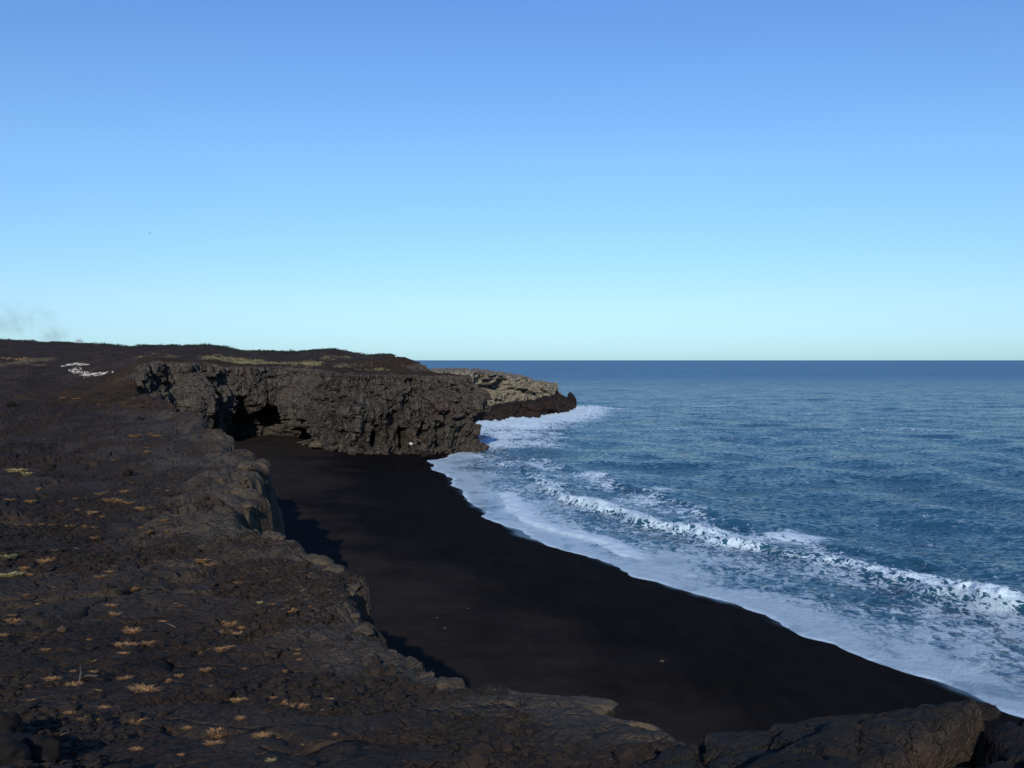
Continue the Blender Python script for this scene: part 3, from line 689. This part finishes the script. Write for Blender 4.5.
# ------------------------------------------------------------------ grass tufts
def tuft_mesh(seed, nb, r, h):
    g = np.random.default_rng(seed); V = []; Fq = []
    for i in range(nb):
        a = g.random()*6.283; rr = r*math.sqrt(g.random())*.75; bx, by = rr*math.cos(a), rr*math.sin(a)*.8
        d = a+g.normal()*.7; ln = h*(.6+.7*g.random()); out = ln*(.5+.9*g.random()); w = .005+.004*g.random()
        px, py = -math.sin(d)*w, math.cos(d)*w; n0 = len(V)
        for j, (o_, zz, ww) in enumerate([(0, -.02, 1), (.45, .75, .8), (1, .8+.3*g.random(), .25)]):
            x, y, z = bx+math.cos(d)*out*o_, by+math.sin(d)*out*o_, ln*zz if j else -.02
            V += [(x+px*ww, y+py*ww, z), (x-px*ww, y-py*ww, z)]
        Fq += [(n0, n0+1, n0+3, n0+2), (n0+2, n0+3, n0+5, n0+4)]
    return np.array(V), np.array(Fq)
protos = {}
for nm, mt in (('tan', MAT_TAN), ('yel', MAT_YEL), ('grn', MAT_GREEN)):
    for j in range(3):
        V, Q = tuft_mesh(70+j+len(nm)*3, 170, .12, .062)
        me = mesh_np('grass_tuft', V, Q, mt).data; protos[nm, j] = me
for o in [o for o in col.objects if o.name.startswith('grass_tuft')]: bpy.data.objects.remove(o)
TUFTS = [  # u, v, pixel width, kind, label
 (114,616,22,'tan','ginger dry grass tuft in the rubble left of centre, alone'), (132,632,20,'tan',0), (126,646,22,'tan',0), (149,644,18,'tan',0), (123,654,12,'tan',0),
 (74,686,24,'tan','rusty dry grass tuft right beside the thin upright twig, lower left'), (125,679,16,'tan',0), (144,691,28,'tan','pale tan grass tuft, the larger of two in the lower left rubble'),
 (218,734,30,'tan','spreading tan grass tuft near the bottom edge, left of the two long tufts'), (214,744,18,'tan',0), (187,729,14,'tan',0),
 (288,708,26,'tan','bright orange-tan grass tuft low in the field, above the long pale one'), (300,707,16,'tan',0), (262,737,22,'tan','long flat pale grass tuft close to the bottom edge'), (277,737,18,'tan',0),
 (271,761,14,'yel','tiny yellow grass tuft at the very bottom edge'), (136,750,14,'tan',0), (243,635,20,'tan','mustard grass tuft on the rubble in the middle of the field'), (232,625,20,'tan',0),
 (226,632,12,'tan',0), (260,603,10,'yel',0), (271,605,9,'tan',0), (290,611,14,'tan',0), (257,610,7,'tan',0), (202,561,14,'tan','lone cream grass tuft on bare lava near the field centre'), (44,563,24,'tan','flat tan grass tuft right of the greenish clump at the left edge'),
 (7,558,22,'grn','greenish yellow grass clump at the left edge of the photo'), (9,576,24,'yel','straw grass clump just below the greenish one at the left edge'), (24,569,14,'tan',0), (30,575,9,'tan',0),
 (17,525,8,'tan',0), (30,525,8,'tan',0), (42,524,6,'tan',0), (52,525,9,'tan',0), (70,526,10,'tan',0), (84,527,9,'tan',0), (95,528,8,'tan',0), (93,513,12,'tan',0), (102,517,8,'tan',0), (110,500,14,'tan',0),
 (148,532,14,'tan',0), (142,528,8,'tan',0), (239,583,10,'tan',0), (234,596,9,'tan',0), (199,653,10,'tan',0), (207,650,9,'tan',0), (222,650,16,'tan',0), (231,647,9,'tan',0), (26,595,8,'tan',0), (14,622,18,'tan',0), (3,636,14,'tan',0), (12,616,10,'tan',0),
 (17,471,18,'yel','bright yellow grass clump on the upper left lava, largest there'), (27,474,14,'yel',0), (100,494,10,'tan',0), (107,492,8,'tan',0), (140,509,14,'tan',0), (128,503,12,'tan',0), (119,501,12,'tan',0), (92,514,10,'tan',0),
 (60,502,9,'tan',0), (125,492,12,'tan',0), (170,491,9,'yel',0), (158,489,6,'tan',0), (147,452,7,'tan',0), (147,448,6,'tan',0), (135,436,14,'tan',0), (157,436,10,'tan',0), (150,434,8,'tan',0), (115,460,6,'tan',0), (39,489,10,'tan',0), (30,502,14,'tan',0), (10,500,10,'tan',0),
 (63,398,10,'tan',0), (76,399,9,'tan',0), (52,402,7,'tan',0), (98,405,7,'tan',0), (124,405,6,'tan',0), (176,604,7,'tan',0), (163,622,9,'tan',0), (89,640,8,'tan',0), (278,680,9,'tan',0), (330,700,10,'tan',0), (180,756,12,'tan',0), (96,720,8,'tan',0), (336,735,10,'tan',0), (300,660,8,'tan',0), (46,650,9,'tan',0)]
gt = np.random.default_rng(23); n0 = 0
while n0 < 60:
    v = 470+290*gt.random()**.8; u = gt.random()*(250 if v < 560 else 330)
    if gn(np.array([u/60]), np.array([v/35]), 77)[0] > -.05: TUFTS.append((u, v, 5+gt.random()*(4+9*(v-470)/290), 'tan', 0)); n0 += 1
for k, (u, v, w, kd, lb) in enumerate(TUFTS):
    x, y, z = hit(u, v)
    o = bpy.data.objects.new('grass_tuft', protos[kd, k % 3]); col.objects.link(o)
    s = 1.08*w*y/F/.27
    o.location = (x, y, z-.01*s); o.scale = (s*(.75+.5*((k*7) % 5)/4), s*.8, s*.5); o.rotation_euler = (0, 0, (k % 7-3)*.12)
    if lb: tag(o, lb, 'grass tuft', 'dry grass tufts on the lava field')
    elif y < 16: tag(o, 'small dry tan grass tuft among the near rubble', 'grass tuft', 'small tan tufts in the near rubble')
    elif y < 50: tag(o, 'small dry tan grass tuft on the middle of the lava slope', 'grass tuft', 'small tan tufts on the middle slope')
    else: tag(o, 'tiny dry grass tuft on the far upper lava slope', 'grass tuft', 'tiny tufts on the far slope')

# ------------------------------------------------------------------ clinker: loose stones nobody could count
def scatter_mesh(name, P, S, mat, base, seed, squash=.6):
    v0, f0 = ICO[base]; g = np.random.default_rng(seed); n = len(P)
    v = v0[None]*(1+.35*(g.random((n, len(v0), 1))-.5))
    a = g.random(n)*6.283; ca, sa = np.cos(a)[:, None], np.sin(a)[:, None]
    sx = (S*(.7+.7*g.random(n)))[:, None]; sy = (S*(.7+.7*g.random(n)))[:, None]; sz = (S*squash*(.7+.6*g.random(n)))[:, None]
    x, y, z = v[..., 0]*sx, v[..., 1]*sy, v[..., 2]*sz
    V = np.stack([x*ca-y*sa+P[:, :1], x*sa+y*ca+P[:, 1:2], z+P[:, 2:3]], -1).reshape(-1, 3)
    Q = (f0[None]+(np.arange(n)*len(v0))[:, None, None]).reshape(-1, 3)
    return mesh_np(name, V, Q, mat)
def build_clinker():
    n = 60000; y = np.exp(rng.uniform(math.log(4.3), math.log(60), n)); x = rng.uniform(-.62, .34, n)*y
    z, s, rub, idn = land_height(x, y, True)
    k = (s > .15) & (rng.random(n) < rub*.6+.01)
    x, y, z = x[k], y[k], z[k]
    S = np.exp(rng.normal(math.log(.024), .5, len(x)))*np.clip(y/9, .6, 2.0)
    S = np.minimum(S, .095)
    tag(scatter_mesh('lava_rubble', np.stack([x, y, z+S*.15], -1), S, MAT_STONE, 1, 3), 'loose dark clinker and broken crust covering the lava slope', 'rubble')['kind'] = 'stuff'
build_clinker()

# larger loose blocks one can tell apart
BL = [(50,470,.5,'dark block of lava casting a shadow on the upper left slope'), (58,478,.45,'dark block just below another on the upper left slope'), (128,475,.5,'lone dark block on the upper slope, above the row of tufts'),
      (222,424,1.6,'square grey block of rock at the lip, beside the shadowed cove wall'), (10,406,.9,'dark overhanging block at the left edge, high on the slope'), (120,594,.14,'black shadowed stone on the smooth swell of lava, centre left'),
      (305,592,.12,'pale grey stone near the rim above the beach'), (62,630,.12,'small grey stone in the rubble at left'), (348,640,.10,'small reddish stone on the dark slab by the rim'), (207,500,.22,'small block of lava near the rim, upper centre'), (140,420,.6,'low dark block high on the slope, below the white strip')]
for k, (u, v, s, lb) in enumerate(BL):
    x, y, z = hit(u, v); s2 = s*.5
    boulder('lava_block', (x, y, z+s2*.35), (s2*1.2, s2, s2*.8), MAT_SHELF if 'grey' in lb else MAT_DARK, lb, 'rock', 90+k, None, k*1.1, 4 if s > .3 else 2)

# rim blocks along the lip above the beach
g = np.random.default_rng(8); n = 0
rimP = np.array(LOBE[9:22]); rl = np.r_[0, np.cumsum(np.hypot(*np.diff(rimP, axis=0).T))]
for k in range(30):
    a = rl[-1]*((k+g.random()*.7)/30)**1.25; x = np.interp(a, rl, rimP[:, 0]); y = np.interp(a, rl, rimP[:, 1])
    s = np.clip(y*.012, .09, .45)*(.4+.8*g.random()); x -= s*(.5+1.1*g.random())
    z = float(land_height(np.array([x]), np.array([y]))[0])
    boulder('rim_block', (x, y, z+s*.05), (s*1.25, s*1.1, s*.6), MAT_SHELF, 'weathered angular block of the lava rim above the black beach', 'rock', 120+k, 'blocks along the broken rim', g.random()*3, 4 if y < 50 else 2, 2.2)

# boulders and pale stones at the foot of the cliff
for (u, v, zz, s, mt, lb) in [(411,444,2.3,.26,MAT_WHITE,'white rounded boulder in the dark hollow at the cliff foot'), (318,446,1.7,.8,MAT_SHELF,'long light grey boulder at the sand edge left of the cliff arch'),
        (330,449,1.4,.6,MAT_CLIFF,'grey brown boulder fallen at the cliff foot, beside the long light grey one'), (305,444,1.8,.6,MAT_CLIFF,'grey boulder at the mouth of the dark cave'), (352,452,1.3,.7,MAT_CLIFF,'fallen grey boulder at the cliff foot, left of the middle buttress'),
        (425,455,.7,.55,MAT_DARK,'dark boulder in the last reach of the surf under the cliff corner')]:
    x, y = ground(u, v, zz); boulder('boulder', (x, y, zz+s*.15), (s*(1.6 if 'long' in lb else 1.1), s, s*.8), mt, lb, 'boulder', int(u), None, u, 4)
for (u, v, s, mt, lb) in [(662,655,.10,MAT_SHELF,'small brown stone alone on the black sand'), (445,630,.07,MAT_SHELF,'small grey pebble on the upper beach, lowest of three'), (437,620,.06,MAT_SHELF,'small grey pebble on the upper beach, middle of three'), (468,607,.06,MAT_SHELF,'small brown pebble on the upper beach, rightmost of three')]:
    x, y = ground(u, v, 1.2); z = float(sand_height(np.array([x]), np.array([y]))[0][0])
    boulder('beach_stone', (x, y, z+.02), (s*1.4, s, s*.5), mt, lb, 'stone', int(u), None, 0, 2)

# twigs
def stick(p, L, az, el, r, lb):
    V = []; Q = []; m = 7; g = np.random.default_rng(int(L*1000))
    for i in range(m):
        t = i/(m-1); c = np.array([math.cos(az)*math.cos(el), math.sin(az)*math.cos(el), math.sin(el)])*L*t+g.normal(size=3)*r*.6
        for j in range(6):
            a = j/6*6.283; V.append(c+np.array([-math.sin(az)*math.cos(a), math.cos(az)*math.cos(a), math.sin(a)])*r*(1-.5*t))
    for i in range(m-1):
        for j in range(6): Q.append((i*6+j, i*6+(j+1) % 6, (i+1)*6+(j+1) % 6, (i+1)*6+j))
    o = mesh_np('stick', np.array(V), np.array(Q), MAT_STICK); o.location = p; tag(o, lb, 'stick')
for (u, v, L, az, el, lb) in [(79,684,.11,1.4,1.3,'short grey twig standing upright behind the rusty tuft'), (85,678,.10,0,.05,'short pale stick lying level, right of the upright twig'), (60,738,.07,.8,.1,'pale slanting stick on the ground near the bottom left'),
        (84,552,.14,2.5,.1,'thin bleached stick on the left middle slope'), (176,628,.10,2.6,.1,'thin grey stick lying in the rubble below the field centre'), (320,712,.10,.3,.1,'small pale stick right of the bright orange tuft')]:
    x, y, z = hit(u, v); stick((x, y, z+.015), L*y/7.5, az, el, .0045*y/6, lb)

# ------------------------------------------------------------------ far plateau: scrub on the skyline, grass mats, bleached drifts
def leaves(name, P, R, Hh, per, leaf, mat, lb, cat):
    n = len(P); g = np.random.default_rng(17)
    C = np.repeat(P, per, 0); RR = np.repeat(R, per); HH = np.repeat(Hh, per); m = len(C)
    a = g.random(m)*6.283; rr = np.sqrt(g.random(m)); zz = g.random(m)
    C = C+np.stack([np.cos(a)*rr*RR*(1-.5*zz), np.sin(a)*rr*RR*(1-.5*zz), zz*HH], -1)
    T = g.normal(size=(m, 3, 3))*leaf; V = (C[:, None]+T).reshape(-1, 3)
    o = mesh_np(name, V, np.arange(m*3).reshape(-1, 3), mat); tag(o, lb, cat); o['kind'] = 'stuff'; return o
us = np.linspace(-60, 452, 1500); ysr = np.linspace(150, 520, 240)
XX = (us[:, None]-512)/F*ysr[None]; YY = np.repeat(ysr[None], len(us), 0); ZZ = land_height(XX, YY)
idx = np.argmax((ZZ-H)/YY, 1); P = np.stack([XX[np.arange(len(us)), idx], ysr[idx], ZZ[np.arange(len(us)), idx]], -1)
jit = rng.normal(size=(len(P), 2))*[.5, 6]; P[:, 0] += jit[:, 0]; P[:, 1] += jit[:, 1]; P[:, 2] = land_height(P[:, 0], P[:, 1])
hgt = np.clip(.2+.5*fbm(us/18, us*0, 3, 900)+.25*rng.random(len(us))**3, .05, .8)
hgt = hgt*(1-.85*ss(370, 400, us))
leaves('shrubland', P, .9+rng.random(len(P))*.8, hgt, 16, .13, MAT_BUSH, 'dark green scrub along the skyline of the lava plateau', 'shrubs')
def mat_of(u0, u1, v0, v1, n, **k):
    out = []
    for _ in range(n):
        u = rng.uniform(u0, u1); t = (u-u0)/(u1-u0); v = v0+(v1-v0)*t; out.append((u, v+rng.normal()*.8))
    return out
PG = []
for (u0, u1, y0, y1, n) in [(205,322,150,188,1500), (335,392,155,180,220), (322,350,192,210,150), (215,262,185,205,250)]:
    u = rng.uniform(u0, u1, n); y = rng.uniform(y0, y1, n); x = (u-512)/F*y
    k = fbm(x/7, y/5, 3, 160) > -.02
    PG.append(np.stack([x, y, land_height(x, y)], -1)[k])
PG = np.vstack(PG)
leaves('grass_mat', PG, .5+rng.random(len(PG))*.5, .15+.35*rng.random(len(PG)), 10, .07, MAT_GREEN, 'yellow green grass mats on the plateau above the cliff', 'grass')
# bleached drifts
def drift(line, n, sc, mat, lb, nm):
    Pn = []; Sn = []
    for _ in range(n):
        t = rng.random()*(len(line)-1); i = int(t); u = line[i][0]+(line[i+1][0]-line[i][0])*(t-i); v = line[i][1]+(line[i+1][1]-line[i][1])*(t-i)
        y = line[i][2]+(line[i+1][2]-line[i][2])*(t-i); x = (u-512)/F*y+rng.normal()*.25; y += rng.normal()*.7
        Pn.append((x, y)); Sn.append(sc*math.exp(rng.normal()*.35))
    Pn = np.array(Pn); z = land_height(Pn[:, 0], Pn[:, 1]); Sn = np.array(Sn)
    o = scatter_mesh(nm, np.stack([Pn[:, 0], Pn[:, 1], z+Sn*.25], -1), Sn, mat, 1, 6, .8); tag(o, lb, 'pale rubble'); o['kind'] = 'stuff'
def yat(u, v): return hit(u, v, 60, 400)[1]
ln = [(64,366), (74,364), (86,365)]; drift([(a, b, yat(a, b)) for a, b in ln], 200, .075, MAT_WHITE, 'short bleached white strip of rubble, upper of two on the far slope', 'white_rubble')
ln = [(72,369), (82,372), (88,375), (98,374), (110,375), (125,374)]; drift([(a, b, yat(a, b)) for a, b in ln], 420, .075, MAT_WHITE, 'longer bleached white strip of rubble, lower of two on the far slope', 'white_rubble')
ln = [(0,358), (12,359), (26,359)]; drift([(a, b, yat(a, b)) for a, b in ln], 50, .10, MAT_TAN, 'pale tan strip of rubble at the left edge below the skyline', 'tan_rubble')
ln = [(134,369), (142,370)]; drift([(a, b, yat(a, b)) for a, b in ln], 16, .10, MAT_TAN, 'small pale tan patch of rubble right of the white strips', 'tan_rubble')
ln = [(140,357), (155,353), (172,357)]; drift([(a, b, yat(a, b)) for a, b in ln], 60, .08, MAT_TAN, 'faint pale arc of rubble on the plateau left of the green mats', 'tan_rubble')

# ------------------------------------------------------------------ bird
def bird():
    e = bpy.data.objects.new('bird', None); col.objects.link(e); e.location = W(149.5, 233, 170)
    tag(e, 'tiny dark bird gliding high over the lava plateau', 'bird')
    v, f = ICO[2]; mesh_np('body', v*np.array([.06, .22, .055]), f, MAT_BIRD, True, parent=e)
    for s in (-1, 1):
        V = []; Q = []
        for i in range(7):
            t = i/6; x = s*(.03+.42*t); z = .10*math.sin(t*2.2); c = .085*(1-.75*t); y = .03-.08*t*t
            V += [(x, y+c, z), (x, y-c, z-.005), (x, y, z+.012*(1-t))]
        for i in range(6):
            a = i*3
            for p, q in ((0, 2), (2, 1), (1, 0)): Q.append((a+p, a+q, a+3+q, a+3+p))
        mesh_np('wing', np.array(V), np.array(Q), MAT_BIRD, True, parent=e)
    V = np.array([(-.02, -.18, 0), (.02, -.18, 0), (.06, -.32, .005), (-.06, -.32, .005), (-.02, -.18, .012), (.02, -.18, .012), (.06, -.32, .01), (-.06, -.32, .01)])
    mesh_np('tail', V, np.array([(0,1,2,3), (4,5,6,7), (0,1,5,4), (2,3,7,6), (1,2,6,5), (0,3,7,4)]), MAT_BIRD, parent=e)
bird()

# ------------------------------------------------------------------ smoke and the cloud top behind the plateau
def puff(name, centre, size, colr, dens, thr, label, cat, nsc):
    v, f = ICO[4]; o = mesh_np(name, v*np.array(size), f, bpy.data.materials.new(name+'_volume')); o.location = centre
    m = o.data.materials[0]; m.use_nodes = True; nt = m.node_tree; nt.nodes.clear(); n = N(nt)
    out = n.node('ShaderNodeOutputMaterial'); pv = n.node('ShaderNodeVolumePrincipled')
    pv.inputs['Color'].default_value = (*colr, 1); pv.inputs['Anisotropy'].default_value = 0
    co = n.coord(); d = n.noise(n.mapping(co, (1, 1, 1.3), rot=(0, .6, 0)), nsc, 5, .6, .8)
    n_len = n.node('ShaderNodeVectorMath', operation='LENGTH')
    n.link(n.mapping(co, tuple(1/s for s in size)), n_len.inputs[0])
    edge = n.ramp(n_len.outputs['Value'], [(.25, 1), (.95, 0)])
    n.link(n.math('MULTIPLY', n.math('MULTIPLY', n.ramp(d, [(thr, 0), (thr+.2, 1)]), edge), dens), pv.inputs['Density'])
    n.link(pv.outputs[0], out.inputs['Volume'])
    tag(o, label, cat); o['kind'] = 'stuff'
puff('smoke', W(12, 318, 620), (36, 14, 14), (.50, .54, .60), .036, .44, 'faint grey smoke drifting above the skyline at the left edge', 'smoke', .07)
puff('smoke', W(54, 334, 620), (14, 8, 8), (.42, .44, .50), .06, .40, 'small slanting wisp of grey smoke just above the skyline, right of the larger haze of smoke', 'smoke', .12)
puff('cloud', W(79, 341.3, 900), (6, 4, 3.2), (.99, .99, .99), .35, .3, 'tiny pale cloud top showing over the plateau skyline', 'cloud', .12)

# ------------------------------------------------------------------ sky and sun
w = bpy.data.worlds.new('World'); scene.world = w; w.use_nodes = True; nt = w.node_tree; n = N(nt)
bg = nt.nodes['Background']; sky = n.node('ShaderNodeTexSky', sky_type='NISHITA'); sky.sun_disc = False
sky.sun_elevation = SUN_EL; sky.sun_rotation = SUN_AZ % (2*math.pi); sky.altitude = 0
sky.air_density = 1.0; sky.dust_density = .2; sky.ozone_density = 3.5
tc = n.node('ShaderNodeTexCoord'); sp = n.node('ShaderNodeSeparateXYZ'); n.link(tc.outputs['Generated'], sp.inputs[0])
tint = n.ramp(sp.outputs['Z'], [(0.0, (.45, .73, 1.13)), (.06, (.63, .79, 1.03)), (.20, (.76, .93, 1.10)), (.40, (.68, .88, 1.22))])
n.link(n.mix(1.0, sky.outputs[0], tint, 'MULTIPLY'), bg.inputs['Color']); bg.inputs['Strength'].default_value = .13
S = Vector((math.sin(SUN_AZ)*math.cos(SUN_EL), math.cos(SUN_AZ)*math.cos(SUN_EL), math.sin(SUN_EL)))
sl = bpy.data.lights.new('sun', 'SUN'); sl.energy = 4.0; sl.angle = math.radians(.5); sl.color = (1, .90, .76)
so = bpy.data.objects.new('sun', sl); col.objects.link(so); so.rotation_euler = S.to_track_quat('Z', 'Y').to_euler(); so.location = (-20, -40, 60)

cam = bpy.data.cameras.new('camera'); co = bpy.data.objects.new('camera', cam); col.objects.link(co)
co.location = (0, 0, H); co.rotation_euler = (math.pi/2-PITCH, 0, 0); cam.sensor_width = 36; cam.lens = F*36/1024
cam.clip_start = .1; cam.clip_end = 100000
scene.camera = co
scene.render.resolution_x = 1024; scene.render.resolution_y = 768
scene.view_settings.view_transform = 'Standard'; scene.view_settings.look = 'None'
scene.view_settings.exposure = 0.0; scene.view_settings.gamma = 1.0
